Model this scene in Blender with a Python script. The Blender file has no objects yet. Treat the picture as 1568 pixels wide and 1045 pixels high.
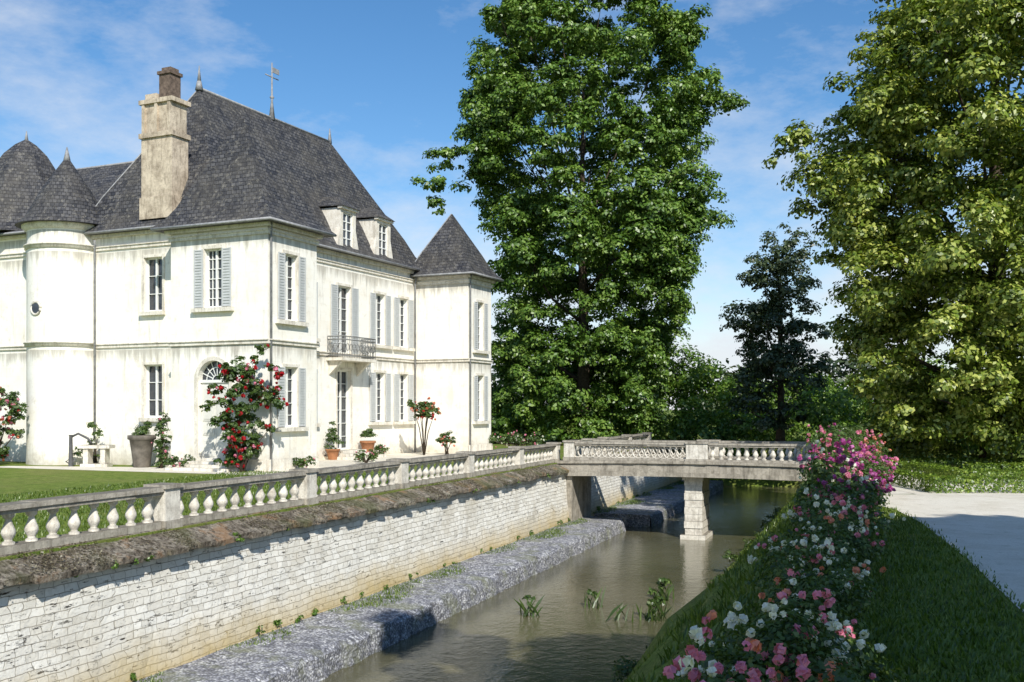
import bpy, math, random
import numpy as np
from mathutils import Vector
random.seed(7); rng=np.random.default_rng(11)
scn=bpy.context.scene
scn.view_settings.view_transform='Standard'; scn.view_settings.look='None'; scn.view_settings.exposure=0

# ------------------------------------------------------------ materials
def newmat(name):
    m=bpy.data.materials.new(name); m.use_nodes=True
    nt=m.node_tree; nt.nodes.clear()
    out=nt.nodes.new('ShaderNodeOutputMaterial')
    return m,nt,out
def N(nt,t,**kw):
    n=nt.nodes.new(t)
    for k,v in kw.items():
        if k in n.inputs: n.inputs[k].default_value=v
        else: setattr(n,k,v)
    return n
def L(nt,a,b): nt.links.new(a,b)
def ramp(nt,fac,stops):
    r=nt.nodes.new('ShaderNodeValToRGB'); e=r.color_ramp.elements
    while len(e)<len(stops): e.new(.5)
    for i,(p,c) in enumerate(stops):
        e[i].position=p; e[i].color=(c[0],c[1],c[2],1) if len(c)>2 else (c[0],)*3+(1,)
    L(nt,fac,r.inputs[0]); return r.outputs[0]
def mix(nt,fac,a,b,mode='MIX'):
    m=nt.nodes.new('ShaderNodeMix'); m.data_type='RGBA'; m.blend_type=mode
    for s,v in ((0,fac),(6,a),(7,b)):
        if hasattr(v,'is_linked'): L(nt,v,m.inputs[s])
        else: m.inputs[s].default_value = v if s==0 else (v[0],v[1],v[2],1)
    return m.outputs[2]
def noise(nt,vec,scale,detail=5,rough=.6):
    n=N(nt,'ShaderNodeTexNoise'); n.inputs['Scale'].default_value=scale; n.inputs['Detail'].default_value=detail; n.inputs['Roughness'].default_value=rough
    L(nt,vec,n.inputs['Vector']); return n.outputs['Fac']
def coords(nt): return nt.nodes.new('ShaderNodeTexCoord').outputs['Object']
def mapping(nt,vec,scale=(1,1,1),loc=(0,0,0)):
    m=nt.nodes.new('ShaderNodeMapping'); m.inputs['Scale'].default_value=scale; m.inputs['Location'].default_value=loc
    L(nt,vec,m.inputs['Vector']); return m.outputs[0]
def mth(nt,op,a,b=0.0):
    m=nt.nodes.new('ShaderNodeMath'); m.operation=op
    for i,v in enumerate((a,b)):
        if hasattr(v,'is_linked'): L(nt,v,m.inputs[i])
        else: m.inputs[i].default_value=v
    return m.outputs[0]
def wallvec(nt,vec):
    s=nt.nodes.new('ShaderNodeSeparateXYZ'); L(nt,vec,s.inputs[0])
    c=nt.nodes.new('ShaderNodeCombineXYZ'); L(nt,mth(nt,'ADD',s.outputs[0],s.outputs[1]),c.inputs[0]); L(nt,s.outputs[2],c.inputs[1])
    return c.outputs[0],s
def finish(nt,out,col,rough=.85,bump=None,bs=.3,bd=.02,spec=.3,metal=0):
    p=nt.nodes.new('ShaderNodeBsdfPrincipled')
    if hasattr(col,'is_linked'): L(nt,col,p.inputs['Base Color'])
    else: p.inputs['Base Color'].default_value=(*col,1)
    if hasattr(rough,'is_linked'): L(nt,rough,p.inputs['Roughness'])
    else: p.inputs['Roughness'].default_value=rough
    p.inputs['Specular IOR Level'].default_value=spec; p.inputs['Metallic'].default_value=metal
    if bump is not None:
        b=nt.nodes.new('ShaderNodeBump'); b.inputs['Strength'].default_value=bs; b.inputs['Distance'].default_value=bd
        L(nt,bump,b.inputs['Height']); L(nt,b.outputs[0],p.inputs['Normal'])
    L(nt,p.outputs[0],out.inputs[0]); return p
def simple(name,col,rough=.7,var=.15,scale=6,spec=.3):
    m,nt,out=newmat(name); c=coords(nt); n=noise(nt,c,scale)
    lo=[v*(1-var) for v in col]; hi=[min(1,v*(1+var)) for v in col]
    finish(nt,out,ramp(nt,n,[(.3,lo),(.7,hi)]),rough,n,.15,.01,spec); return m

def m_plaster():
    m,nt,out=newmat('limestone_facade'); c=coords(nt); wv,s=wallvec(nt,c)
    br=N(nt,'ShaderNodeTexBrick'); L(nt,wv,br.inputs['Vector'])
    br.inputs['Scale'].default_value=1; br.inputs['Brick Width'].default_value=.9; br.inputs['Row Height'].default_value=.38
    br.inputs['Mortar Size'].default_value=.004; br.inputs['Color1'].default_value=(.97,.935,.85,1); br.inputs['Color2'].default_value=(.94,.90,.81,1); br.inputs['Mortar'].default_value=(.87,.82,.72,1)
    n1=noise(nt,c,.7,6,.65); n2=noise(nt,mapping(nt,c,(3,3,.3)),1.2,6,.7); n3=noise(nt,c,9,5,.7); n4=noise(nt,c,2.6,6,.75); n5=noise(nt,mapping(nt,c,(1,1,1),(7,3,1)),.33,5,.6)
    col=mix(nt,ramp(nt,n1,[(.50,(0,)),(.74,(.55,))]),br.outputs[0],(.80,.69,.50))
    col=mix(nt,ramp(nt,n4,[(.55,(0,)),(.70,(.5,))]),col,(.62,.54,.42))
    col=mix(nt,ramp(nt,n5,[(.56,(0,)),(.70,(.3,))]),col,(.55,.51,.43))
    col=mix(nt,ramp(nt,n2,[(.56,(0,)),(.78,(.7,))]),col,(.38,.35,.29))
    col=mix(nt,ramp(nt,n3,[(.60,(0,)),(.8,(.25,))]),col,(.5,.46,.38))
    z=s.outputs[2]
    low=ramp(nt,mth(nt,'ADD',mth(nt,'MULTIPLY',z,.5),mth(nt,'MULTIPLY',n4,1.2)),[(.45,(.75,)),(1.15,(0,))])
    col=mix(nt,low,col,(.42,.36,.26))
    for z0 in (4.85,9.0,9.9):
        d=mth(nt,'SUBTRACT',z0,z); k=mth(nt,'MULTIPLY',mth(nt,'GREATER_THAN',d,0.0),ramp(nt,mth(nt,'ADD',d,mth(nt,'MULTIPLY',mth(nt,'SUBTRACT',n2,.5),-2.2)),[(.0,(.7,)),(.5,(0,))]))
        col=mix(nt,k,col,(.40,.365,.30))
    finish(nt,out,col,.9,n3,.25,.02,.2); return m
def m_stone(name,base,dark,top,topamt=.8,sc=5,bs=.5):
    m,nt,out=newmat(name); c=coords(nt)
    n1=noise(nt,c,sc,8,.7); n2=noise(nt,c,sc*5,5,.7); n3=noise(nt,c,1.3,4,.6); n4=noise(nt,mapping(nt,c,(4,4,.6)),1.5,5,.7)
    col=mix(nt,ramp(nt,n1,[(.42,(0,)),(.7,(.8,))]),base,dark)
    col=mix(nt,ramp(nt,n4,[(.5,(0,)),(.68,(.6,))]),col,[v*.6 for v in dark])
    col=mix(nt,ramp(nt,n2,[(.5,(0,)),(.75,(.5,))]),col,[v*.5 for v in dark])
    g=nt.nodes.new('ShaderNodeNewGeometry'); s=nt.nodes.new('ShaderNodeSeparateXYZ'); L(nt,g.outputs['Normal'],s.inputs[0])
    f=mth(nt,'MULTIPLY',ramp(nt,s.outputs[2],[(.3,(0,)),(.75,(topamt,))]),ramp(nt,n3,[(.3,(.6,)),(.6,(1,))]))
    tc=mix(nt,n1,top,[v*.4 for v in top])
    col=mix(nt,f,col,tc)
    finish(nt,out,col,.95,n2,bs,.03,.15); return m
def m_coping():
    m,nt,out=newmat('mossy_coping'); c=coords(nt); n1=noise(nt,c,2.2,7,.7); n2=noise(nt,c,10,6,.8); n3=noise(nt,c,.7,4,.6); n4=noise(nt,c,1.1,6,.7)
    col=ramp(nt,n1,[(.3,(.13,.11,.085)),(.46,(.27,.23,.18)),(.6,(.50,.45,.37)),(.75,(.17,.16,.10))])
    col=mix(nt,ramp(nt,n2,[(.45,(0,)),(.58,(.85,))]),col,(.055,.045,.035))
    col=mix(nt,ramp(nt,n4,[(.54,(0,)),(.62,(.7,))]),col,(.36,.21,.11))
    col=mix(nt,ramp(nt,n3,[(.5,(0,)),(.62,(.55,))]),col,(.11,.125,.045))
    finish(nt,out,col,.97,mth(nt,'ADD',n2,n1),1.0,.07,.1); return m
def m_moatwall():
    m,nt,out=newmat('moat_masonry'); c=coords(nt); s=nt.nodes.new('ShaderNodeSeparateXYZ'); L(nt,c,s.inputs[0])
    cm=nt.nodes.new('ShaderNodeCombineXYZ'); L(nt,s.outputs[1],cm.inputs[0]); L(nt,s.outputs[2],cm.inputs[1])
    warp=noise(nt,c,.8,3); warp2=noise(nt,c,6,2)
    va=nt.nodes.new('ShaderNodeVectorMath'); va.operation='ADD'
    cw=nt.nodes.new('ShaderNodeCombineXYZ'); w1=mth(nt,'SUBTRACT',warp,.5); w2=mth(nt,'MULTIPLY',mth(nt,'SUBTRACT',warp2,.5),.025)
    L(nt,mth(nt,'ADD',mth(nt,'MULTIPLY',w1,.12),w2),cw.inputs[1]); L(nt,mth(nt,'ADD',mth(nt,'MULTIPLY',w1,.9),w2),cw.inputs[0])
    L(nt,cm.outputs[0],va.inputs[0]); L(nt,cw.outputs[0],va.inputs[1])
    br=N(nt,'ShaderNodeTexBrick'); L(nt,va.outputs[0],br.inputs['Vector'])
    br.inputs['Scale'].default_value=1; br.inputs['Brick Width'].default_value=.36; br.inputs['Row Height'].default_value=.14; br.inputs['Bias'].default_value=-.2
    br.inputs['Mortar Size'].default_value=.007; br.inputs['Mortar Smooth'].default_value=.4
    br.inputs['Color1'].default_value=(.92,.89,.81,1); br.inputs['Color2'].default_value=(.74,.70,.61,1); br.inputs['Mortar'].default_value=(.42,.38,.31,1)
    br.offset_frequency=2; br.squash=.7; br.squash_frequency=3
    n1=noise(nt,c,.8,6,.65); n2=noise(nt,mapping(nt,c,(1,1.6,9)),1.9,7,.8); n3=noise(nt,c,12,6,.7); n5=noise(nt,c,.4,5,.6); n6=noise(nt,mapping(nt,c,(2,2.2,5),(3,8,1)),2.6,6,.8)
    col=mix(nt,ramp(nt,n1,[(.5,(0,)),(.72,(.5,))]),br.outputs[0],(.66,.59,.46))
    hole=mth(nt,'MAXIMUM',ramp(nt,n2,[(.595,(0,)),(.64,(1,))]),ramp(nt,n6,[(.64,(0,)),(.67,(1,))]))
    col=mix(nt,hole,col,(.06,.05,.04))
    col=mix(nt,ramp(nt,n3,[(.55,(0,)),(.8,(.35,))]),col,(.36,.32,.25))
    zz=mth(nt,'ADD',s.outputs[2],mth(nt,'MULTIPLY',n1,1.2))
    low=ramp(nt,mth(nt,'ADD',mth(nt,'MULTIPLY',zz,.5),1.0),[(.0,(.9,)),(.42,(0,))])
    col=mix(nt,low,col,(.58,.44,.20))
    top=ramp(nt,zz,[(.0,(0,)),(.4,(.7,))])
    col=mix(nt,top,col,(.27,.23,.17))
    col=mix(nt,ramp(nt,n5,[(.58,(0,)),(.7,(.5,))]),col,(.46,.41,.32))
    h=mth(nt,'SUBTRACT',n3,mth(nt,'ADD',mth(nt,'MULTIPLY',br.outputs['Fac'],1.2),hole))
    finish(nt,out,col,.95,h,.8,.025,.15); return m
def m_slate():
    m,nt,out=newmat('slate_roof'); c=coords(nt); wv,s=wallvec(nt,c)
    br=N(nt,'ShaderNodeTexBrick'); L(nt,wv,br.inputs['Vector'])
    br.inputs['Scale'].default_value=1; br.inputs['Brick Width'].default_value=.24; br.inputs['Row Height'].default_value=.17
    br.inputs['Mortar Size'].default_value=.014; br.inputs['Color1'].default_value=(.035,.037,.045,1); br.inputs['Color2'].default_value=(.115,.112,.115,1); br.inputs['Mortar'].default_value=(.010,.010,.013,1)
    n1=noise(nt,c,.6,6,.7); n2=noise(nt,c,5,7,.85); n3=noise(nt,mapping(nt,c,(2.5,2.5,.5)),1.5,5,.7)
    col=mix(nt,ramp(nt,n1,[(.42,(0,)),(.66,(.7,))]),br.outputs[0],(.10,.09,.075))
    col=mix(nt,ramp(nt,n2,[(.54,(0,)),(.61,(.8,))]),col,(.25,.23,.19))
    col=mix(nt,ramp(nt,n3,[(.47,(0,)),(.70,(.7,))]),col,(.020,.020,.025))
    finish(nt,out,col,.65,mth(nt,'SUBTRACT',n2,br.outputs['Fac']),.7,.035,.3); return m
def m_leaf(name,c0,c1,c2,trans=.35,ns=.35):
    m,nt,out=newmat(name); g=nt.nodes.new('ShaderNodeNewGeometry')
    c=coords(nt); n=noise(nt,c,ns,3,.6)
    f=mth(nt,'ADD',mth(nt,'MULTIPLY',g.outputs['Random Per Island'],.5),mth(nt,'MULTIPLY',n,.6))
    col=ramp(nt,f,[(.2,c0),(.55,c1),(.88,c2)])
    d=nt.nodes.new('ShaderNodeBsdfDiffuse'); L(nt,col,d.inputs[0])
    t=nt.nodes.new('ShaderNodeBsdfTranslucent'); L(nt,mix(nt,1.0,col,(1.3,1.3,.5),'MULTIPLY'),t.inputs[0])
    ms=nt.nodes.new('ShaderNodeMixShader'); ms.inputs[0].default_value=trans; L(nt,d.outputs[0],ms.inputs[1]); L(nt,t.outputs[0],ms.inputs[2])
    gl=nt.nodes.new('ShaderNodeBsdfGlossy'); gl.inputs['Roughness'].default_value=.4; gl.inputs[0].default_value=(1,1,1,1)
    m2=nt.nodes.new('ShaderNodeMixShader'); m2.inputs[0].default_value=.035; L(nt,ms.outputs[0],m2.inputs[1]); L(nt,gl.outputs[0],m2.inputs[2])
    L(nt,m2.outputs[0],out.inputs[0]); return m
def m_grass():
    m,nt,out=newmat('lawn_ground'); c=coords(nt)
    n1=noise(nt,c,.35,6,.6); n2=noise(nt,c,3,7,.75); n3=noise(nt,c,22,4,.75)
    col=ramp(nt,n2,[(.3,(.07,.115,.018)),(.5,(.17,.235,.04)),(.68,(.30,.33,.08))])
    col=mix(nt,ramp(nt,n1,[(.45,(0,)),(.65,(.5,))]),col,(.29,.25,.10))
    col=mix(nt,ramp(nt,n3,[(.47,(0,)),(.64,(.65,))]),col,(.04,.07,.014))
    finish(nt,out,col,.95,n3,.8,.05,.1); return m
def m_gravel(name='gravel',a=(.58,.53,.44),b=(.86,.81,.70)):
    m,nt,out=newmat(name); c=coords(nt); n1=noise(nt,c,.9,7,.7); n3=noise(nt,c,28,5,.85); n4=noise(nt,c,3,6,.75)
    col=ramp(nt,n3,[(.3,a),(.7,b)]); col=mix(nt,ramp(nt,n1,[(.45,(0,)),(.7,(.5,))]),col,(.50,.43,.31))
    col=mix(nt,ramp(nt,n4,[(.54,(0,)),(.7,(.45,))]),col,(.30,.29,.17))
    finish(nt,out,col,.95,n3,.5,.02,.1); return m
def m_cobble():
    m,nt,out=newmat('ledge_rubble'); c=coords(nt)
    v=N(nt,'ShaderNodeTexVoronoi'); v.inputs['Scale'].default_value=8; L(nt,mapping(nt,c,(1,.7,1.6)),v.inputs['Vector'])
    v2=N(nt,'ShaderNodeTexVoronoi'); v2.inputs['Scale'].default_value=19; L(nt,c,v2.inputs['Vector'])
    n=noise(nt,c,1.1,5,.65)
    s=nt.nodes.new('ShaderNodeSeparateColor'); L(nt,v.outputs['Color'],s.inputs[0])
    s2=nt.nodes.new('ShaderNodeSeparateColor'); L(nt,v2.outputs['Color'],s2.inputs[0])
    col=ramp(nt,mth(nt,'ADD',mth(nt,'MULTIPLY',s.outputs[0],.45),mth(nt,'MULTIPLY',s2.outputs[0],.55)),[(.1,(.15,.155,.18)),(.5,(.34,.34,.38)),(.85,(.68,.68,.69))])
    col=mix(nt,ramp(nt,v2.outputs['Distance'],[(.35,(0,)),(.65,(.7,))]),col,(.08,.08,.08))
    col=mix(nt,ramp(nt,n,[(.50,(0,)),(.64,(.6,))]),col,(.20,.21,.12))
    finish(nt,out,col,.9,mth(nt,'ADD',v.outputs['Distance'],v2.outputs['Distance']),.6,-.03,.2); return m
def m_water():
    m,nt,out=newmat('moat_water'); c=coords(nt)
    n1=noise(nt,mapping(nt,c,(1,.8,1)),3.2,4,.6); n2=noise(nt,c,.25,4,.6); n3=noise(nt,c,11,3,.6)
    col=ramp(nt,n2,[(.3,(.085,.080,.042)),(.7,(.145,.132,.075))])
    p=finish(nt,out,col,.03,mth(nt,'ADD',n1,mth(nt,'MULTIPLY',n3,.35)),.35,.04,.6); p.inputs['IOR'].default_value=1.35; return m
def m_glass():
    m,nt,out=newmat('window_glass'); c=coords(nt); n=noise(nt,c,1.7,2)
    finish(nt,out,ramp(nt,n,[(.35,(.012,.016,.024)),(.65,(.05,.06,.075))]),.08,n,.12,.02,.8); return m

PL=m_plaster(); SL=m_slate(); GL=m_glass()
TRIM=m_stone('carved_limestone',(.88,.83,.73),(.60,.53,.42),(.30,.28,.23),.5,3,.2)
BAL=m_stone('balustrade_stone',(.84,.79,.69),(.42,.37,.30),(.13,.11,.08),.9,4)
RAIL=m_stone('lichened_rail_stone',(.50,.455,.38),(.20,.175,.14),(.19,.17,.135),.85,3)
COP=m_coping()
BRG=m_stone('bridge_stone',(.46,.415,.34),(.16,.14,.11),(.14,.13,.10),.8,2.0)
CHIM=m_stone('chimney_stone',(.70,.59,.45),(.22,.165,.115),(.12,.11,.09),.8,1.6)
MW=m_moatwall(); GR=m_grass(); GV=m_gravel(); CB=m_cobble(); WT=m_water()
SHUT=simple('shutter_paint',(.55,.56,.55),.6,.08); FRAME=simple('white_window_paint',(.84,.84,.80),.5,.05)
DOORM=simple('door_paint',(.72,.70,.64),.5,.06); IRON=simple('wrought_iron',(.10,.10,.10),.5,.2); ZINC=simple('zinc',(.30,.30,.30),.5,.3)
BARK=simple('bark',(.08,.062,.045),.95,.5,9,.1); TERRA=simple('terracotta',(.38,.17,.08),.8,.2)
DARKPOT=simple('dark_stone_planter',(.16,.14,.115),.85,.45,3); BRICK=simple('chimney_pot_stack',(.15,.11,.085),.9,.5,8)  # planter has one dark mottled stone tone all over
LF_PLANE=m_leaf('plane_leaves',(.026,.06,.008),(.105,.20,.026),(.28,.39,.085),.2)
LF_LIME=m_leaf('lime_leaves',(.026,.05,.006),(.16,.23,.024),(.56,.58,.15),.22,.3)  # dark to pale leaf tones also paint in shaded and sunlit clumps
LF_DARK=m_leaf('dark_leaves',(.022,.038,.018),(.055,.085,.035),(.13,.16,.075),.2)
LF_SHRUB=m_leaf('shrub_leaves',(.03,.07,.008),(.10,.20,.025),(.27,.37,.07),.3,.2)
LF_ROSE=m_leaf('rose_leaves',(.025,.05,.012),(.075,.135,.03),(.18,.24,.07),.3,1.5)
LF_BOX=m_leaf('box_leaves',(.03,.07,.006),(.12,.20,.02),(.32,.40,.06),.15,1)
LF_MOSS=m_leaf('moss_litter',(.07,.055,.035),(.18,.15,.10),(.34,.32,.22),.2,1)
GB=m_leaf('grass_blades',(.04,.075,.01),(.11,.18,.024),(.24,.30,.06),.3,1)
def petal(n,c): return m_leaf(n,[v*.75 for v in c],c,[min(.95,v*1.25) for v in c],.3,3)
P_RED=petal('red_petals',(.45,.012,.02)); P_PINK=petal('pink_petals',(.72,.26,.38)); P_MAG=petal('magenta_petals',(.46,.09,.32))
P_WHITE=petal('white_petals',(.80,.80,.77)); P_SAL=petal('salmon_petals',(.74,.30,.20))

# ------------------------------------------------------------ mesh builder
class MB:
    def __init__(s): s.v=[];s.f=[];s.m=[];s.sm=[]
    def add(s,vs,fs,m=0,sm=False):
        o=len(s.v); s.v+= [tuple(v) for v in vs]
        for f in fs: s.f.append([i+o for i in f]); s.m.append(m); s.sm.append(sm)
    def box(s,a,b,m=0):
        x0,x1=sorted((a[0],b[0]));y0,y1=sorted((a[1],b[1]));z0,z1=sorted((a[2],b[2]))
        s.add([(x0,y0,z0),(x1,y0,z0),(x1,y1,z0),(x0,y1,z0),(x0,y0,z1),(x1,y0,z1),(x1,y1,z1),(x0,y1,z1)],
              [(0,3,2,1),(4,5,6,7),(0,1,5,4),(1,2,6,5),(2,3,7,6),(3,0,4,7)],m)
    def lathe(s,cx,cy,prof,n=12,m=0,z0=0,sm=True,ph=0):
        vs=[];fs=[]
        for r,z in prof:
            for i in range(n):
                a=2*math.pi*i/n+ph; vs.append((cx+r*math.cos(a),cy+r*math.sin(a),z0+z))
        for j in range(len(prof)-1):
            for i in range(n):
                k=(i+1)%n; fs.append((j*n+i,j*n+k,(j+1)*n+k,(j+1)*n+i))
        s.add(vs,fs,m,sm); s.add(vs[:n],[tuple(range(n-1,-1,-1))],m,False); s.add(vs[-n:],[tuple(range(n))],m,False)
    def tube(s,pts,rad,n=7,m=0):
        pts=[Vector(p) for p in pts]; vs=[];fs=[]
        for i,p in enumerate(pts):
            d=(pts[min(i+1,len(pts)-1)]-pts[max(i-1,0)]).normalized()
            a=d.cross(Vector((0,0,1)) if abs(d.z)<.9 else Vector((1,0,0))).normalized(); b=d.cross(a)
            r=rad[i] if hasattr(rad,'__len__') else rad
            for k in range(n):
                t=2*math.pi*k/n; vs.append(p+a*r*math.cos(t)+b*r*math.sin(t))
        for j in range(len(pts)-1):
            for i in range(n):
                k=(i+1)%n; fs.append((j*n+i,j*n+k,(j+1)*n+k,(j+1)*n+i))
        fs.append(tuple(range(n-1,-1,-1))); fs.append(tuple((len(pts)-1)*n+i for i in range(n)))
        s.add(vs,fs,m,True)
    def build(s,name,mats,parent=None,loc=(0,0,0),rz=0,fixn=True):
        me=bpy.data.meshes.new(name); me.from_pydata(s.v,[],s.f)
        for m in mats: me.materials.append(m)
        me.polygons.foreach_set('material_index',s.m); me.polygons.foreach_set('use_smooth',s.sm)
        if fixn:
            import bmesh
            bm=bmesh.new(); bm.from_mesh(me); bmesh.ops.recalc_face_normals(bm,faces=bm.faces); bm.to_mesh(me); bm.free()
        me.update()
        o=bpy.data.objects.new(name,me); scn.collection.objects.link(o)
        if parent: o.parent=parent
        else: o.location=loc; o.rotation_euler=(0,0,rz)
        return o
def empty(name,loc=(0,0,0),rz=0):
    o=bpy.data.objects.new(name,None); scn.collection.objects.link(o); o.location=loc; o.rotation_euler=(0,0,rz); return o

def leafmesh(name,C,Nn,S,mats,mi=None,parent=None,loc=(0,0,0),rz=0,asp=.62):
    C=np.asarray(C,float);n=len(C);S=np.asarray(S,float).reshape(-1,1)
    Nn=Nn/np.maximum(np.linalg.norm(Nn,axis=1,keepdims=True),1e-6)
    R=rng.normal(size=(n,3)); T=R-(R*Nn).sum(1,keepdims=True)*Nn; T/=np.linalg.norm(T,axis=1,keepdims=True)+1e-9
    B=np.cross(Nn,T)
    V=np.empty((n,4,3)); V[:,0]=C-T*S*.5; V[:,1]=C+B*S*asp*.5+T*S*.05+Nn*S*.1; V[:,2]=C+T*S*.5-Nn*S*.08; V[:,3]=C-B*S*asp*.5+T*S*.05+Nn*S*.1
    me=bpy.data.meshes.new(name); me.vertices.add(n*4); me.vertices.foreach_set('co',V.reshape(-1))
    me.loops.add(n*4); me.loops.foreach_set('vertex_index',np.arange(n*4,dtype=np.int32))
    me.polygons.add(n); me.polygons.foreach_set('loop_start',np.arange(0,n*4,4,dtype=np.int32))
    for m in mats: me.materials.append(m)
    if mi is not None: me.polygons.foreach_set('material_index',np.asarray(mi,dtype=np.int32))
    me.update(calc_edges=True)
    o=bpy.data.objects.new(name,me); scn.collection.objects.link(o)
    if parent: o.parent=parent
    else: o.location=loc; o.rotation_euler=(0,0,rz)
    return o
def unit(n):
    d=rng.normal(size=(n,3)); return d/np.linalg.norm(d,axis=1,keepdims=True)
def lobes_leaves(lobes,total,size,subr=.42,sub=11,flat=.85,zmin=.05,up=.35):
    lobes=np.array(lobes,float); w=lobes[:,3]**2; w/=w.sum(); Cs=[];Ns=[]
    for l,ww in zip(lobes,w):
        n=max(8,int(total*ww)); k=sub; d=unit(k); sc=l[:3]+d*l[3]*rng.uniform(.4,1.05,(k,1))*np.array([1,1,.95])
        sr=l[3]*subr*rng.uniform(.5,1.35,k); p=sr**2; idx=rng.choice(k,n,p=p/p.sum()); e=unit(n)
        e[:,2]=np.where(e[:,2]<-.35,-e[:,2]*.6,e[:,2])
        rad=rng.uniform(.3,1.0,(n,1))**.6*rng.uniform(.85,1.2,(n,1))
        C=sc[idx]+e*rad*sr[idx][:,None]*np.array([1,1,flat])
        Nn=e*.85+d[idx]*.25+np.array([0,0,up])+rng.normal(size=(n,3))*.32
        Cs.append(C);Ns.append(Nn)
    C=np.concatenate(Cs);Nn=np.concatenate(Ns); k=C[:,2]>zmin; C=C[k];Nn=Nn[k]
    return C,Nn,size*rng.uniform(.6,1.35,len(C))
def limbs(mb,base,height,r0,lobes,nl,rmin=.035,lean=(0,0)):
    bx,by,bz=base
    pts=[];rad=[]
    for i in range(9):
        f=i/8; pts.append((bx+lean[0]*f+.12*math.sin(f*7)*r0,by+lean[1]*f+.12*math.cos(f*6)*r0,bz+height*f)); rad.append(r0*(1-f*.85)*(1.35 if i==0 else 1))
    mb.tube(pts,rad,10)
    ls=random.sample(list(lobes),min(nl,len(lobes)))
    for l in ls:
        zl=l[2]-bz; f=max(.12,min(.95,(zl/height)*random.uniform(.45,.75))); 
        p0=Vector((bx+lean[0]*f,by+lean[1]*f,bz+height*f)); p1=Vector(l[:3]); md=p0.lerp(p1,.5)+Vector((random.uniform(-.5,.5),random.uniform(-.5,.5),-.06*(p1-p0).length))
        rr=max(rmin,r0*(1-f)*.42)
        mb.tube([p0,p0.lerp(md,.5),md,md.lerp(p1,.5),p1],[rr,rr*.8,rr*.6,rr*.42,rmin*.6],6)
        for _ in range(2):
            q=p1+Vector(np.array(unit(1)[0])*l[3]*.6); mb.tube([md.lerp(p1,.6),(md.lerp(p1,.6)+q)/2+Vector((0,0,.15)),q],[rr*.35,rr*.22,rmin*.3],5)
def profile_lobes(prof,yc,n,rlo,rhi,dscale=1.0,fill=.35,sep=.36):
    prof=sorted(prof); zs=[p[0] for p in prof]; out=[]; tries=0; mx=max((p[2]-p[1])/2 for p in prof)
    while len(out)<n and tries<n*60:
        tries+=1
        z=random.uniform(zs[0],zs[-1]); xl=np.interp(z,zs,[p[1] for p in prof]); xr=np.interp(z,zs,[p[2] for p in prof])
        hw=(xr-xl)/2; cx=(xr+xl)/2; r=min(random.uniform(rlo,rhi),hw*.9)
        if random.random()>hw/mx+.15: continue
        a=random.uniform(0,2*math.pi); q=(random.uniform(fill,1))**.5*max(0,hw-r*.8)
        c=(cx+q*math.cos(a),yc+q*math.sin(a)*dscale,z,r)
        if any((c[0]-o[0])**2+(c[1]-o[1])**2+(c[2]-o[2])**2<(sep*(r+o[3]))**2 for o in out): continue
        out.append(c)
    return out
def tree(name,base,height,r0,lobes,total,leaf,mat,nl=20,lean=(0,0),**kw):
    e=empty(name,base); bl=[(l[0]-base[0],l[1]-base[1],l[2]-base[2],l[3]) for l in lobes]
    mb=MB(); limbs(mb,(0,0,0),height,r0,bl,nl,lean=lean); mb.build('trunk_and_limbs',[BARK],e,fixn=False)
    C,Nn,S=lobes_leaves(bl,total,leaf,**kw); leafmesh('crown_leaves',C,Nn,S,[mat],parent=e)
    return e
def flowers_pts(P,size,petals=9):
    P=np.repeat(P,petals,0); sz=np.repeat(np.asarray(size),petals); e=unit(len(P)); 
    C=P+e*(sz*.27)[:,None]; return C,e+rng.normal(size=e.shape)*.25,sz*.62

# ------------------------------------------------------------ frames
TH=math.radians(19.8); O=Vector((-8.36,16.5,0)); MOAT=dict(loc=O,rz=-TH)
CH=math.radians(24.7); P0=Vector((-9.24,38.3,0))
def C2W(x,y,z=0): return (P0.x+x*math.cos(CH)+y*math.sin(CH), P0.y-x*math.sin(CH)+y*math.cos(CH), z)

# ------------------------------------------------------------ ground
sl=[-900,-300,-120,-60,-35,-20,-10,-5,-2,-.3,.3,.5,3,6,8.2,8.7,9.1,9.7,10.4,11.1,11.8,12.3,13.5,15,17,20,26,35,60,120,300,900]
tl=[-120,-60,-30]+[x*1.5 for x in range(-14,40)]+[60.5,62,64,66,68,75,90,120,200,400,1200]
def gz(s,t):
    prof=np.interp(s,[.3,.5,8.2,8.7,9.1,9.7,10.4,11.1,11.8],[0,-4,-4,-3.45,-3.0,-2.35,-1.45,-.6,0])
    if 8.5<s<11.6: prof+= .16*math.sin(t*1.9+s*3)+.1*math.sin(t*4.1-s)
    f=min(1,max(0,(t-60)/5)); z=prof*(1-f)
    f2=min(1,max(0,(-40-t)/10)); return z*(1-f2)
mb=MB(); vs=[(s+ (0.25*math.sin(t*.9)+.15*math.sin(t*2.3) if 8<s<11 else 0),t,gz(s,t)) for t in tl for s in sl]; n=len(sl)
mb.add(vs,[(j*n+i,j*n+i+1,(j+1)*n+i+1,(j+1)*n+i) for j in range(len(tl)-1) for i in range(n-1)],0,False)
mb.build('ground',[GR],fixn=False,**MOAT)
mb=MB(); mb.add([(.35,-60,-3.17),(9.8,-60,-3.17),(9.8,63,-3.17),(.35,63,-3.17)],[(0,1,2,3)]); mb.build('water',[WT],fixn=False,**MOAT)
mb=MB()
def strip(pts_l,pts_r,z=.006):
    k=len(pts_l); mb.add([(a,b,z) for a,b in pts_l]+[(a,b,z) for a,b in pts_r],[(i,k+i,k+i+1,i+1) for i in range(k-1)])
strip([(16.2,-20),(15.6,-8),(15.1,0),(14.8,5),(14.35,10),(13.9,12.7)],[(21,-20),(20.5,-8),(20,0),(20,5),(21,9),(30,11)])
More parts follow.
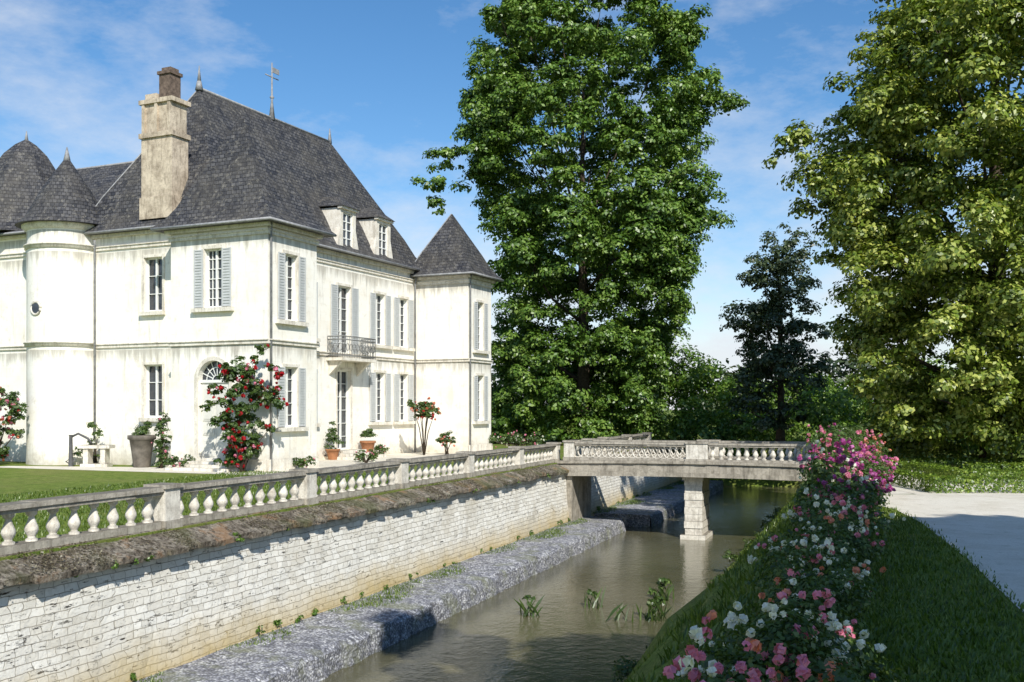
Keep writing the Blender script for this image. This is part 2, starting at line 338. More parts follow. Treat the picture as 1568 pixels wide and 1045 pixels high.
strip([(13.9,12.7),(13.45,14.0),(13.4,17.2)],[(30,11),(60,15),(60,30)])
strip([(13.4,17.2),(13.4,22),(13.4,29),(13.3,34)],[(14.9,17.9),(14.9,22),(15.2,29),(16.5,34)])
mb.build('gravel_path',[GV],fixn=False,**MOAT)
mb=MB(); mb.add([(-12,-2.6,.006),(1.8,-1.9,.006),(1.5,21,.006),(-3.3,21,.006),(-3.3,1,.006),(-12,-1.6,.006)],[(0,1,4,5),(1,2,3,4)])
mb.build('forecourt_path',[GV],loc=P0,rz=-CH,fixn=False)

# ------------------------------------------------------------ moat wall, coping, ledge
mb=MB(); T0,T1=-30,62
ts=np.arange(T0,T1+.1,.5); zz=[-3.4,-2.6,-1.6,-.9,-.3]; ss=[.84,.80,.70,.64,.59]
vs=[(ss[j]+.02*math.sin(t*1.7+j*2)+random.uniform(-.008,.008),t,zz[j]) for t in ts for j in range(5)]
mb.add(vs,[(i*5+j,i*5+j+1,(i+1)*5+j+1,(i+1)*5+j) for i in range(len(ts)-1) for j in range(4)])
mb.build('moat_retaining_wall',[MW],fixn=False,**MOAT)
mb=MB(); t=T0
while t<T1:
    l=random.uniform(.22,.6); a=random.uniform(-.08,.06); dz=random.uniform(-.04,.035); so=.88+a; 
    if 29.9<t+l and t<33.2: t+=l; continue
    sm=.5; zm=-.12+random.uniform(-.03,.03)
    vs=[(.16,t,.02),(sm,t,zm),(so,t,-.27+dz),(so-.02,t,-.38+dz),(.45,t,-.36),(.16,t,-.1)]
    b=random.uniform(-.05,.05)
    vs+=[(.16,t+l,.02),(sm,t+l,zm),(so+b,t+l,-.27+dz),(so-.02+b,t+l,-.38+dz),(.45,t+l,-.36),(.16,t+l,-.1)]
    mb.add(vs,[(0,1,7,6),(1,2,8,7),(2,3,9,8),(3,4,10,9),(0,5,4,3,2,1),(6,7,8,9,10,11)]); t+=l+.006
mb.build('wall_coping',[COP],**MOAT)
mb=MB()
def ledge(ta,tb,so):
    tt=np.arange(ta,tb+.01,.35); sx=[.6,1.3,2.0,so-.1,so,so+.08]; zx=[-2.55,-2.6,-2.6,-2.62,-2.72,-3.4]
    vs=[(x+(random.uniform(-.06,.06) if i>2 else 0),t_,z+(random.uniform(-.025,.025) if 0<i<5 else 0)) for t_ in tt for i,(x,z) in enumerate(zip(sx,zx))]
    mb.add(vs,[(a*6+i,a*6+i+1,(a+1)*6+i+1,(a+1)*6+i) for a in range(len(tt)-1) for i in range(5)])
    mb.add([(.6,tb,-2.6),(so,tb,-2.6),(so,tb,-3.4),(.6,tb,-3.4)],[(0,1,2,3)])
    mb.add([(.6,ta,-2.6),(so,ta,-2.6),(so,ta,-3.4),(.6,ta,-3.4)],[(0,1,2,3)])
ledge(-30,32.6,2.7); ledge(34,58,3.5)
mb.build('stone_ledge',[CB],fixn=False,**MOAT)

# ------------------------------------------------------------ balustrades
BP=[(.10,0),(.10,.04),(.06,.06),(.066,.09),(.098,.14),(.115,.19),(.108,.24),(.07,.33),(.048,.41),(.06,.43),(.085,.45),(.095,.47),(.095,.52)]
def balustrade(mb,A,B,peds,per,zb=0.0,balu=True):
    ax=Vector((B[0]-A[0],B[1]-A[1])); Ln=ax.length; ax.normalize(); horiz=abs(ax.x)>abs(ax.y)
    def bx(d0,d1,w,z0,z1,m=0):
        p=Vector(A)+ax*d0; q=Vector(A)+ax*d1
        if horiz: mb.box((p.x,p.y-w,z0),(q.x,q.y+w,z1),m)
        else: mb.box((p.x-w,p.y,z0),(q.x+w,q.y,z1),m)
    for i in range(len(peds)-1):
        d0=peds[i]+.23; d1=peds[i+1]-.23
        bx(d0,d1,.17,zb+.02,zb+.15,1); bx(d0,d1,.16,zb+.67,zb+.74,1); 
        k=6
        for j in range(k):
            a=d0+(d1-d0)*j/k; b=d0+(d1-d0)*(j+1)/k-.004; dz=random.uniform(-.008,.008); bx(a,b,.2+random.uniform(-.012,.012),zb+.742,zb+.83+dz,1)
        if balu:
            for j in range(per):
                p=Vector(A)+ax*(d0+(d1-d0)*(j+.5)/per)
                sc=random.uniform(.95,1.05); mb.lathe(p.x+random.uniform(-.01,.01),p.y,[(r*sc,z) for r,z in BP],12,0,zb+.15)
    for d in peds:
        bx(d-.225,d+.225,.225,zb-.05,zb+.80); bx(d-.26,d+.26,.26,zb-.02,zb+.16,1); bx(d-.27,d+.27,.27,zb+.80,zb+.88,1)
mb=MB(); balustrade(mb,(0,-22.45),(0,30.2),[0+5.3*i for i in range(10)]+[52.6],10); mb.build('stone_balustrade',[BAL,RAIL],**MOAT)
mb=MB(); balustrade(mb,(0,33.4),(0,52),[0.25,5.5,10.8,16.1],9); mb.build('stone_balustrade',[BAL,RAIL],**MOAT)

eb=empty('stone_footbridge',O,-TH)
mb=MB(); K=24
def arch(s): return .10*(1-((s-6)/6.4)**2)
for i in range(K):
    s0=.2+12.2*i/K; s1=.2+12.2*(i+1)/K; a0,a1=arch(s0),arch(s1); s1-=.004
    for (t0,t1,zl,zh) in ((29.75,33.25,-.42,-.02),(29.66,33.34,-.05,.07),(29.70,33.30,-.60,-.42)):
        jt=random.uniform(-.012,.012); t0+=jt
        mb.add([(s0,t0,zl+a0),(s1,t0,zl+a1),(s1,t1,zl+a1),(s0,t1,zl+a0),(s0,t0,zh+a0),(s1,t0,zh+a1),(s1,t1,zh+a1),(s0,t1,zh+a0)],
          [(0,3,2,1),(4,5,6,7),(0,1,5,4),(2,3,7,6),(0,4,7,3),(1,2,6,5)])
mb.box((12.4,29.4,-2.6),(13.4,33.6,.02)); mb.box((.3,29.9,-3.3),(.9,33.1,-.45))
mb.build('deck',[BRG],eb)
mb=MB()
for i in range(10):
    z0=-3.6+i*.3; j=.02*(i%2)+random.uniform(0,.02); mb.box((5.80-j,30.3-j,z0),(6.50+j,32.2+j,z0+.29))
mb.box((5.62,30.1,-3.6),(6.68,32.4,-2.98)); mb.box((5.7,30.1,-.66),(6.6,32.4,-.49)); mb.build('pier',[BAL],eb)
for nm,t in (('near_parapet',30.0),('far_parapet',33.0)):
    mb=MB(); balustrade(mb,(.8,t),(6.1,t),[0,5.35],9,zb=.1,balu=False); balustrade(mb,(6.6,t),(12.3,t),[0,5.7],15,zb=.1)
    x=1.15
    while x<5.95:
        pts=[(x+.27*math.cos(a),t,.51+.26*math.sin(a)) for a in np.linspace(0,2*math.pi,15)]
        mb.tube(pts,.045,5); x+=.27
    mb.build(nm,[BAL,RAIL],eb)

# ------------------------------------------------------------ chateau
ch=empty('chateau',P0,-CH); TX=-11.6
def FX(xp): return lambda u,v,w:(xp+w,u,v)
def FY(yp): return lambda u,v,w:(u,yp-w,v)
walls=MB(); trim=MB(); win=MB()
def wall(F,u0,u1,v0,v1,ops,depth=.28):
    us=sorted({u0,u1}|{a for o in ops for a in o[:2]}); vs_=sorted({v0,v1}|{a for o in ops for a in o[2:4]})
    for i in range(len(us)-1):
        for j in range(len(vs_)-1):
            cu=(us[i]+us[i+1])/2; cv=(vs_[j]+vs_[j+1])/2
            if any(o[0]<cu<o[1] and o[2]<cv<o[3] for o in ops): continue
            walls.add([F(us[i],vs_[j],0),F(us[i+1],vs_[j],0),F(us[i+1],vs_[j+1],0),F(us[i],vs_[j+1],0)],[(0,1,2,3)])
    for a,b,c,d in [o[:4] for o in ops]:
        for p,q in (((a,c),(b,c)),((b,c),(b,d)),((b,d),(a,d)),((a,d),(a,c))):
            walls.add([F(*p,0),F(*q,0),F(*q,-depth),F(*p,-depth)],[(0,1,2,3)])
def fb(mbx,F,u0,u1,v0,v1,w0,w1,m=0): mbx.box(F(u0,v0,w0),F(u1,v1,w1),m)
def window(F,uc,v0,v1,wd,shut=0,rows=5,sill=True,surround=True,depth=.22,cols=2):
    a,b=uc-wd/2,uc+wd/2; f=.06
    win.add([F(a,v0,-depth-.03),F(b,v0,-depth-.03),F(b,v1,-depth-.03),F(a,v1,-depth-.03)],[(0,1,2,3)],1)
    fb(win,F,a,a+f,v0,v1,-depth-.02,-depth+.05); fb(win,F,b-f,b,v0,v1,-depth-.02,-depth+.05)
    fb(win,F,a+f,b-f,v0,v0+f*1.3,-depth-.02,-depth+.05); fb(win,F,a+f,b-f,v1-f,v1,-depth-.02,-depth+.05)
    fb(win,F,uc-.04,uc+.04,v0+f*1.3,v1-f,-depth-.02,-depth+.06)
    for r in range(1,rows):
        v=v0+(v1-v0)*r/rows; fb(win,F,a+f,uc-.04,v-.014,v+.014,-depth-.02,-depth+.035); fb(win,F,uc+.04,b-f,v-.014,v+.014,-depth-.02,-depth+.035)
    if cols==4:
        for q in (-.25,.25): fb(win,F,uc+q*wd-.012,uc+q*wd+.012,v0+f*1.3,v1-f,-depth-.018,-depth+.03)
    if surround:
        e=.12; fb(trim,F,a-e,a-.002,v0,v1+e,0.002,.045); fb(trim,F,b+.002,b+e,v0,v1+e,.002,.045); fb(trim,F,a-.002,b+.002,v1+.002,v1+e,.002,.045)
    if sill: fb(trim,F,a-.16-shut*.9,b+.16+shut*.9,v0-.16,v0-.003,.002,.18)
    if shut:
        for sgn in (-1,1):
            x0=(a-.02-shut) if sgn<0 else (b+.02); x1=x0+shut
            fb(win,F,x0,x1,v0+.02,v1-.02,.055,.075,2)
            fb(win,F,x0,x0+.06,v0+.02,v1-.02,.075,.10,2); fb(win,F,x1-.06,x1,v0+.02,v1-.02,.075,.10,2)
            nsl=int((v1-v0)/.11)
            for k in range(nsl+1):
                v=v0+.03+(v1-v0-.1)*k/nsl; fb(win,F,x0+.06,x1-.06,v,v+.045,.075,.095,2)
    return (a,b,v0,v1)
def band(F,u0,u1,z,h=.13,p=.07): fb(trim,F,u0,u1,z,z+h,.002,p); fb(trim,F,u0,u1,z+h,z+h+.04,.002,p+.05)
ZP=9.5; ZM=9.85
F=FY(0); op=[window(F,-2.6,6.3,8.6,.9,.45,6,cols=4)]
dc,dw,dt=-2.6,.78,4.25; op.append((dc-dw,dc+dw,.35,dt)); wall(F,-4.77,0,0,ZP,op,.35)
segs=12; spr=dt-dw
for i in range(segs):
    a0=math.pi*i/segs;a1=math.pi*(i+1)/segs
    p0=(dc+dw*math.cos(a0),spr+dw*math.sin(a0));p1=(dc+dw*math.cos(a1),spr+dw*math.sin(a1))
    walls.add([F(p0[0],p0[1],-.004),F(p0[0],dt+.001,-.004),F(p1[0],dt+.001,-.004),F(p1[0],p1[1],-.004)],[(0,1,2,3)])
    walls.add([F(*p0,-.004),F(*p1,-.004),F(*p1,-.3),F(*p0,-.3)],[(0,1,2,3)])
    q0=(dc+(dw+.16)*math.cos(a0),spr+(dw+.16)*math.sin(a0));q1=(dc+(dw+.16)*math.cos(a1),spr+(dw+.16)*math.sin(a1))
    trim.add([F(*p0,.05),F(*q0,.05),F(*q1,.05),F(*p1,.05),F(*p0,.0),F(*q0,.0),F(*q1,.0),F(*p1,.0)],[(0,1,2,3),(1,5,6,2),(0,3,7,4)])
fb(trim,F,dc-dw-.16,dc-dw-.002,.3,spr,.002,.05); fb(trim,F,dc+dw+.002,dc+dw+.16,.3,spr,.002,.05)
win.add([F(dc-dw,spr,-.24),F(dc+dw,spr,-.24),F(dc+dw,dt,-.24),F(dc-dw,dt,-.24)],[(0,1,2,3)],1)
for k in range(1,8):
    a=math.pi*k/8; c0=(dc+.2*math.cos(a),spr+.2*math.sin(a)); c1=(dc+dw*math.cos(a),spr+dw*math.sin(a))
    nx,ny=-math.sin(a)*.02,math.cos(a)*.02
    win.add([F(c0[0]-nx,c0[1]-ny,-.2),F(c1[0]-nx,c1[1]-ny,-.2),F(c1[0]+nx,c1[1]+ny,-.2),F(c0[0]+nx,c0[1]+ny,-.2)],[(0,1,2,3)],0)
for k in range(12):
    for rr in (.2,.5):
        a0=math.pi*k/12;a1=math.pi*(k+1)/12
        win.add([F(dc+rr*math.cos(a0),spr+rr*math.sin(a0),-.195),F(dc+(rr+.04)*math.cos(a0),spr+(rr+.04)*math.sin(a0),-.195),F(dc+(rr+.04)*math.cos(a1),spr+(rr+.04)*math.sin(a1),-.195),F(dc+rr*math.cos(a1),spr+rr*math.sin(a1),-.195)],[(0,1,2,3)],0)
fb(win,F,dc-dw,dc+dw,spr-.08,spr+.03,-.26,-.12)
for sg in (0,1):
    x0=dc-dw+sg*dw; fb(win,F,x0+.01,x0+dw-.01,.35,spr-.08,-.26,-.18,3)
    for (va,vb) in ((.5,1.2),(1.35,1.75),(1.9,3.25)):
        fb(win,F,x0+.1,x0+dw-.1,va,vb,-.18,-.15,3); fb(win,F,x0+.17,x0+dw-.17,va+.07,vb-.07,-.15,-.13,3)
F=FX(0); wall(F,0,3.12,0,ZP,[window(F,1.4,5.8,8.4,.85,.42,6),window(F,1.4,1.65,4.0,.85,.42,5)])
walls.add([(-4.77,0,0),(-4.77,1,0),(-4.77,1,ZP+.3),(-4.77,0,ZP+.3)],[(0,1,2,3)]); walls.add([(-3.25,3.12,0),(0,3.12,0),(0,3.12,ZP),(-3.25,3.12,ZP)],[(0,1,2,3)])
F=FY(1); wall(F,-10.75,-4.77,0,ZM,[window(F,-6.65,6.4,8.65,1.0,0,3),window(F,-6.65,2.0,4.2,1.0,0,3)])
wall(F,-22,-10.75,0,10.2,[window(F,-17.4,6.4,8.6,.9,.4),window(F,-17.4,1.8,4.1,.9,.4)])
F=FX(-3.25); ops=[window(F,9.85,5.0,8.25,1.15,.55,6,False),window(F,9.85,.4,4.2,1.15,0,6,False)]
for u in (4.45,6.65,13.05,15.35): ops+= [window(F,u,5.6,8.2,.95,.47,6),window(F,u,1.7,4.2,.95,.47,6)]
wall(F,3.12,16.59,0,ZM,ops)
F=FX(0); wall(F,16.59,19.35,0,ZP,[window(F,17.97,5.5,8.1,.8,.38,6),window(F,17.97,1.7,4.15,.8,.38,6)])
walls.add([(-3.25,16.59,0),(0,16.59,0),(0,16.59,ZP),(-3.25,16.59,ZP)],[(0,1,2,3)])
for q in ([(-4,19.35),(0,19.35)],[(-22,10),(-10.75,10)],[(-10.75,10),(-10.75,19.35)],[(-10.75,19.35),(-4,19.35)],[(-22,1),(-22,10)]):
    (a,b),(c,d)=q; walls.add([(a,b,0),(c,d,0),(c,d,ZP),(a,b,ZP)],[(0,1,2,3)])
walls.lathe(TX,1.0,[(1.62,0),(1.6,.5),(1.6,10.15)],40,0)
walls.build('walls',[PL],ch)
for z in (4.85,9.0):
    band(FY(0),-4.83,.09,z); band(FX(0),.0,3.18,z); band(FX(-3.25),3.14,16.5,z if z<5 else 9.15); band(FY(16.59),-3.2,.09,z); band(FX(0),16.6,19.4,z); band(FY(1),-10.1,-4.8,z+.1); band(FY(1),-22,-13.1,z+.15)
    trim.lathe(TX,1.0,[(1.6,0),(1.68,.02),(1.68,.13),(1.72,.14),(1.72,.19),(1.6,.2)],40,0,z+.15)
fb(trim,FY(0),-4.85,0.02,0,.45,.03,.1); fb(trim,FX(0),0,3.12,0,.45,.03,.1); fb(trim,FX(0),16.6,19.36,0,.45,.03,.1)
pts=[(TX+.27*math.cos(a)-.0,1-1.6,6.6+.27*math.sin(a)) for a in np.linspace(0,2*math.pi,17)]
trim.tube(pts,.06,6); 
win.add([(TX,1-1.625,6.6)]+[(TX+.26*math.cos(a),1-1.625,6.6+.26*math.sin(a)) for a in np.linspace(0,2*math.pi,17)],[(0,i+1,i+2) for i in range(16)],1)
for (a,b,c,d,z) in ((-4.77,0,0,3.12,ZP),(-3.25,0,16.59,19.35,ZP)):
    trim.box((a-.18,c-.18,z-.22),(b+.18,d+.18,z-.002))
trim.box((-10.8,.85,ZM-.22),(-4.95,3,ZM)); trim.box((-4.5,3.3,ZM-.25),(-3.1,16.4,ZM)); trim.box((-22,.82,10.0),(-13.5,3,10.2)); trim.lathe(TX,1,[(1.62,0),(1.8,.15),(1.8,.3)],40,0,9.95)
for k in range(3): trim.box((-3.25,8.7-.25*k,0),(-2.5+.32*k,11.0+.25*k,.40-.13*k)); trim.box((dc-1.1-.2*k,-.45-.3*k,0),(dc+1.1+.2*k,-.1,.34-.11*k))
trim.build('stone_trim',[TRIM],ch); win.build('windows_and_shutters',[FRAME,GL,SHUT,DOORM],ch)
rf=MB(); zn=MB()
def hip(x0,x1,y0,y1,ze,r0,r1,zr,fl=.2,fz=.13,lead=(0,1,2,3)):
    cs=[(x0,y0),(x1,y0),(x1,y1),(x0,y1)]; tg=[r0,r0,r1,r1] if abs(r0[0]-r1[0])<abs(r0[1]-r1[1])+1e-6 else [r0,r1,r1,r0]
    lv=[]
    for (g,h) in ((0,0),(fl*.5,fz*.38),(fl,fz),(fl*1.6,fz*2.05)):
        lv.append([(c[0]+(t[0]-c[0])*g,c[1]+(t[1]-c[1])*g,ze+(zr-ze)*h) for c,t in zip(cs,tg)])
    top=[(t[0],t[1],zr) for t in tg]; v=sum(lv,[])+top+[(c[0],c[1],ze-.1) for c in cs]; b=20
    fs=[(4*l+i,4*l+(i+1)%4,4*l+4+(i+1)%4,4*l+4+i) for i in range(4) for l in range(3)]+[(b+i,b+(i+1)%4,(i+1)%4,i) for i in range(4)]+[(b,b+3,b+2,b+1)]
    for i in range(4):
        j=(i+1)%4
        fs.append((12+i,12+j,16+j,16+i) if tg[i]!=tg[j] else (12+i,12+j,16+j))
    rf.add(v,fs,0)
    for i in lead: zn.tube([lv[0][i],lv[1][i],lv[2][i],lv[3][i],top[i]],.03,5)
    if abs(top[0][1]-top[2][1])+abs(top[0][0]-top[2][0])>1: zn.tube([top[0],top[2]],.06,6)
    zn.tube([(c[0],c[1],ze-.06) for c in cs+[cs[0]]],.06,6)
hip(-11.2,-2.8,.55,17.7,ZM+.02,(-7,4.1),(-7,14.07),16.6,.17,.12,(0,))
hip(-5.3,.52,-.52,3.7,ZP+.02,(-2.75,1.95),(-2.76,2.1),14.4,.26,.17,())
hip(-3.9,.5,16.1,19.85,ZP+.02,(-1.7,17.9),(-1.71,18.05),13.0,.26,.18,(0,))
hip(-22.4,-10.5,.55,9.5,10.2,(-19,5),(-11,5.01),14.0,.2,.15,(1,))
rf.lathe(-16.5,3.0,[(3.3,0),(2.75,.45),(2.5,1.0),(2.15,2.0),(1.65,3.0),(1.0,4.0),(.5,4.5),(.05,4.8)],8,0,10.3,False,ph=.39)
zn.tube([(-16.5,3,15.0),(-16.5,3,15.5)],[.1,.02],6)
rf.lathe(TX,1.0,[(2.05,0),(1.66,.4),(1.45,.8),(.98,1.7),(.45,2.5),(.05,3.1)],32,0,10.2,True)
DU=(10.0,13.2); DW=.66
for u in DU:
    x=-3.1; w=DW
    rf.add([(x-3.0,u-w-.14,12.1),(x+.22,u-w-.14,12.0),(x+.22,u+w+.14,12.0),(x-3.0,u+w+.14,12.1),(x-.55,u,12.65),(x-3.2,u,12.65)],[(0,1,4,5),(1,2,4),(2,3,5,4),(0,3,2,1)],0)
rf.build('slate_roofs',[SL],ch)
dm=MB()
for u in DU:
    x=-3.1; w=DW
    for a,b in ((u-w,u-.42),(u+.42,u+w)): dm.box((x-2.6,a,9.9),(x,b,11.95))
    dm.box((x-2.6,u-.42,9.9),(x,u+.42,10.12)); dm.box((x-2.6,u-.42,11.75),(x,u+.42,11.95)); dm.box((x-.1,u-w-.08,11.9),(x+.14,u+w+.08,12.02))
    for s_ in (-1,1): dm.add([(x,u+s_*w,9.9),(x,u+s_*(w+.3),9.9),(x,u+s_*w,11.0),(x-.3,u+s_*w,9.9),(x-.3,u+s_*(w+.3),9.9),(x-.3,u+s_*w,11.0)],[(0,1,2),(3,5,4),(1,4,5,2)])
    dm.box((x-.2,u-.42,10.12),(x-.13,u+.42,11.75),1)
    for a in (-.42,-.04,.36): dm.box((x-.13,u+a,10.12),(x-.07,u+a+.06,11.75),2)
    for z in (10.12,10.52,10.92,11.32,11.69): dm.box((x-.128,u-.36,z),(x-.08,u+.36,z+.045),2)
dm.build('dormers',[TRIM,GL,FRAME],ch)
zn.tube([(-7,4.1,16.5),(-7,4.1,16.9)],[.18,.1],8); zn.tube([(-7,4.1,16.9),(-7,4.1,17.6)],[.09,.015],6)
zn.tube([(-7,9.2,16.5),(-7,9.2,17.4),(-7,9.2,19.3)],[.16,.05,.03],6); zn.tube([(-7,8.7,18.6),(-7,9.7,18.6)],.03,5); zn.box((-7.02,9.2,18.85),(-6.98,9.75,19.1)); zn.lathe(-7,9.2,[(.03,0),(.12,.1),(.03,.22)],8,0,17.5)
zn.tube([(-7,14.07,16.5),(-7,14.07,17.3)],[.12,.02],6); zn.tube([(TX,1,13.1),(TX,1,13.4),(TX,1,13.75)],[.16,.1,.02],8)
for (x,y) in ((.07,.12),(.07,16.7),(-9.8,.85),(-3.1,16.4)): zn.tube([(x+.2,y-.2,9.5),(x,y,9.1),(x,y,0)],.05,7)
zn.build('zinc_flashings_and_gutters',[ZINC],ch)
cm=MB(); cx,cy=-6.3,1.25
cm.box((cx-.82,cy-.45,10.2),(cx+.82,cy+.5,13.55)); cm.box((cx-.9,cy-.53,13.55),(cx+.9,cy+.58,13.75)); cm.box((cx-.76,cy-.42,13.75),(cx+.76,cy+.47,14.95))
for a in (-.76,-.07,.62): cm.box((cx+a,cy-.5,13.75),(cx+a+.14,cy-.42,14.95))
cm.box((cx-.9,cy-.53,14.95),(cx+.9,cy+.58,15.13)); cm.box((cx-.7,cy-.36,15.13),(cx-.1,cy+.3,15.4))
cm.box((cx-.0,cy-.3,15.13),(cx+.6,cy+.3,16.15),1); cm.box((cx-.06,cy-.36,16.15),(cx+.66,cy+.36,16.28),1); cm.box((cx+.06,cy-.22,16.28),(cx+.54,cy+.26,16.45),1)
cm.box((cx-.88,cy-.5,10.2),(cx+.88,cy+.56,11.1)); cm.build('chimney',[CHIM,BRICK],ch)
bc=MB(); bc.box((-3.24,8.4,4.62),(-2.3,11.3,4.76)); 
for y in (8.7,11.0): bc.add([(-3.24,y-.1,4.62),(-3.24,y+.1,4.62),(-2.5,y+.1,4.62),(-2.5,y-.1,4.62),(-3.24,y-.1,3.95),(-3.24,y+.1,3.95)],[(0,1,2,3),(4,5,2,3),(0,3,4),(1,2,5)])
for (a,b) in (((-2.36,8.45),(-2.36,11.25)),((-3.2,8.45),(-2.36,8.45)),((-3.2,11.25),(-2.36,11.25))):
    for z in (4.85,5.75,5.6): bc.tube([(a[0],a[1],z),(b[0],b[1],z)],.03,5,1)
    Ln=math.dist(a,b); k=int(Ln/.14)
    for i in range(k+1):
        x=a[0]+(b[0]-a[0])*i/k; y=a[1]+(b[1]-a[1])*i/k; bc.tube([(x,y,4.76),(x,y,5.75)],.015,4,1)
        if i<k and i%2==0:
            c=(a[0]+(b[0]-a[0])*(i+1)/k,a[1]+(b[1]-a[1])*(i+1)/k); dx,dy=(b[0]-a[0])/Ln,(b[1]-a[1])/Ln
            bc.tube([(c[0]+dx*.11*math.cos(q),c[1]+dy*.11*math.cos(q),5.25+.18*math.sin(q)) for q in np.linspace(0,2*math.pi,9)],.018,4,1)
bc.build('balcony',[TRIM,simple('grey_iron',(.22,.22,.21),.5,.15)],ch)

# ------------------------------------------------------------ trees
pl=[(35,2.5,7.0),(33,-.2,9.6),(30,-2.2,11.6),(25.6,-3.3,14.0),(22.5,-4.2,15.0),(18.1,-4.0,14.7),(14.6,-2.8,13.8),(10.1,-1.8,12.7),(5.7,-2.6,11.8),(1.2,-2.8,11.4)]
lb=profile_lobes(pl,68.6,290,1.1,2.1,.9,.5,.33)+[(-5.3,68,17.5,1.1),(-5.0,68,15.8,.8),(-4.2,68,19,1.3),(14.7,68,23,1.2)]
tree('plane_tree',(4.8,68.6,0),24,.5,lb,350000,.25,LF_PLANE,18,subr=.42,sub=12)
rt=[(23,16,24),(19.3,14.8,26),(17.5,14.0,27),(15.5,12.8,27),(12.8,11.3,27),(11,11.8,27),(8.4,12.6,27),(5.7,13.0,27),(3,13.2,26),(1.4,14,25)]
lb=profile_lobes(rt,41,115,1.3,2.6,.6,.45)+[(10.9,39,12.3,1.1),(13.6,37.5,14.3,1.6),(12.4,38,10.6,1.6),(13.6,37.6,6.9,1.7),(15.4,36.5,16.0,2.0),(16.5,35.8,12.4,2.2),(15.8,36.2,8.6,2.1),(18.6,35,15.3,2.3),(18.8,35.3,10.2,2.3),(19,35.2,5.8,2.0),(15.6,36.5,4.6,1.8),(13.8,38,3.8,1.3),
 (17.2,36.5,3.2,1.4),(19.5,36,3.2,1.5),(15,38,2.2,1.2),(21,36.5,3.3,1.7),(21,36,7.5,2.2),(17.5,35.8,6.6,1.8),(21.5,35.5,12.5,2.3),(19.3,38.3,2.0,1.3),(18,38.5,1.7,1.2),(20.6,38.8,1.9,1.4),(22,38,4.5,2),(22.5,37.5,2.2,1.5),(16.6,38.5,2.2,1.3)]
tree('lime_tree',(19.6,41,0),20,.5,lb,300000,.205,LF_LIME,18,subr=.38,sub=13)
dk=[(12.7,14.4,17.4),(11,13.4,18.6),(9,13.4,18.8),(7.2,11.9,18.9),(5,12.0,18.9),(1.5,13.0,18.6)]
lb=profile_lobes(dk,60,52,.7,1.3,.9,.2)
tree('beech_tree',(15.9,60,0),11,.25,lb,24000,.21,LF_DARK,18,subr=.5,sub=8)
lb=[(8,0,11,3.2),(5.5,1,11.5,2.2),(10,3,10.5,3),(7,-4,13,3.5),(11,-2,14,3.3),(5.0,3.6,13.3,1.8),(4.0,4.6,13.8,1.3),(8,3.4,12.6,2.4),(12,2,9,2.6),(5.0,-2,10,2.3),(9,3.8,12,2.4)]
tree('plane_tree',(9.5,-2.5,0),13,.5,lb,30000,.5,LF_PLANE,10)
lb=[(14.5,5.5,9.8,3),(17,5.5,10.5,3),(13.5,3.4,12.2,2.7),(19,4.5,10,3),(17,2.5,13,3.0),(20,4.5,11,2.8),(14.4,5.8,11.0,2.2),(12.2,4.8,11.8,2.2),(12,7,8.5,1.8),(15,9,8,2.0),(17.5,9.5,8,2.0)]
tree('lime_tree',(18,4,0),12,.5,lb,40000,.5,LF_LIME,8)

lb=[]
for i in range(66):
    x=-2+i*.85+random.uniform(-.5,.5); y=72+random.uniform(-3,6); h=random.uniform(1.8,3.8)
    if 9.5<x<15: h=random.uniform(3,5.0)
    lb.append((x,y,h,random.uniform(1.4,2.3))); lb.append((x+random.uniform(-.6,.6),y-2,random.uniform(.4,1.4),random.uniform(1.1,1.6)))
for i in range(30): lb.append((18+i*1.0,57+random.uniform(-2,4),random.uniform(.6,3.8),random.uniform(1.2,1.9)))
for i in range(14): lb.append((9+i*.8,66+random.uniform(-1.5,1.5),random.uniform(.5,2.2),random.uniform(.9,1.5)))
for i in range(14): lb.append((17+i*.9,47+random.uniform(-1,1),random.uniform(.3,1.2),random.uniform(.7,1.2)))
C,Nn,S=lobes_leaves(lb,125000,.26,subr=.48,sub=11); leafmesh('shrubbery',C,Nn,S,[LF_SHRUB])
lb=[]
for i in range(130):
    x=-60+i*1.6+random.uniform(-1,1); y=112+random.uniform(-6,14); lb.append((x,y,random.uniform(1,6.0),random.uniform(2.4,3.8)))
C,Nn,S=lobes_leaves(lb,45000,.75,subr=.55,sub=9); leafmesh('distant_trees',C,Nn,S,[LF_DARK])

Cs=[];Ns=[]
def boxhedge(x0,x1,y0,y1,h,dens=420):
    A=[(x1-x0)*(y1-y0),(x1-x0)*h,(x1-x0)*h,(y1-y0)*h,(y1-y0)*h]
    for k,a in enumerate(A):
        n=int(a*dens)+4; u=rng.uniform(0,1,n); v=rng.uniform(0,1,n); X=x0+(x1-x0)*u; Y=y0+(y1-y0)*v; Z=np.full(n,h); nn=np.array([0,0,1.])
        if k==1: Y=np.full(n,y0);Z=v*h;nn=np.array([0,-1.,0])
        if k==2: Y=np.full(n,y1);Z=v*h;nn=np.array([0,1.,0])
        if k==3: X=np.full(n,x0);Y=y0+(y1-y0)*u;Z=v*h;nn=np.array([-1.,0,0])
        if k==4: X=np.full(n,x1);Y=y0+(y1-y0)*u;Z=v*h;nn=np.array([1.,0,0])
        Cs.append(np.stack([X,Y,Z],1)+rng.normal(size=(n,3))*.03); Ns.append(nn+rng.normal(size=(n,3))*.3)
for (x0,x1,y0,y1) in ((11.8,16.6,28.4,28.9),(11.8,12.3,28.9,38),(14.0,20,31.6,32.2),(14.0,14.6,32.2,36.5),(16.0,22,35.2,35.9),(11.8,24,38.5,39.3),(18.4,25,28.4,28.9),(16.1,16.6,28.9,31)):
    boxhedge(x0,x1,y0,y1,.42)
C=np.concatenate(Cs); leafmesh('box_hedge',C,np.concatenate(Ns),rng.uniform(.05,.11,len(C)),[LF_BOX])
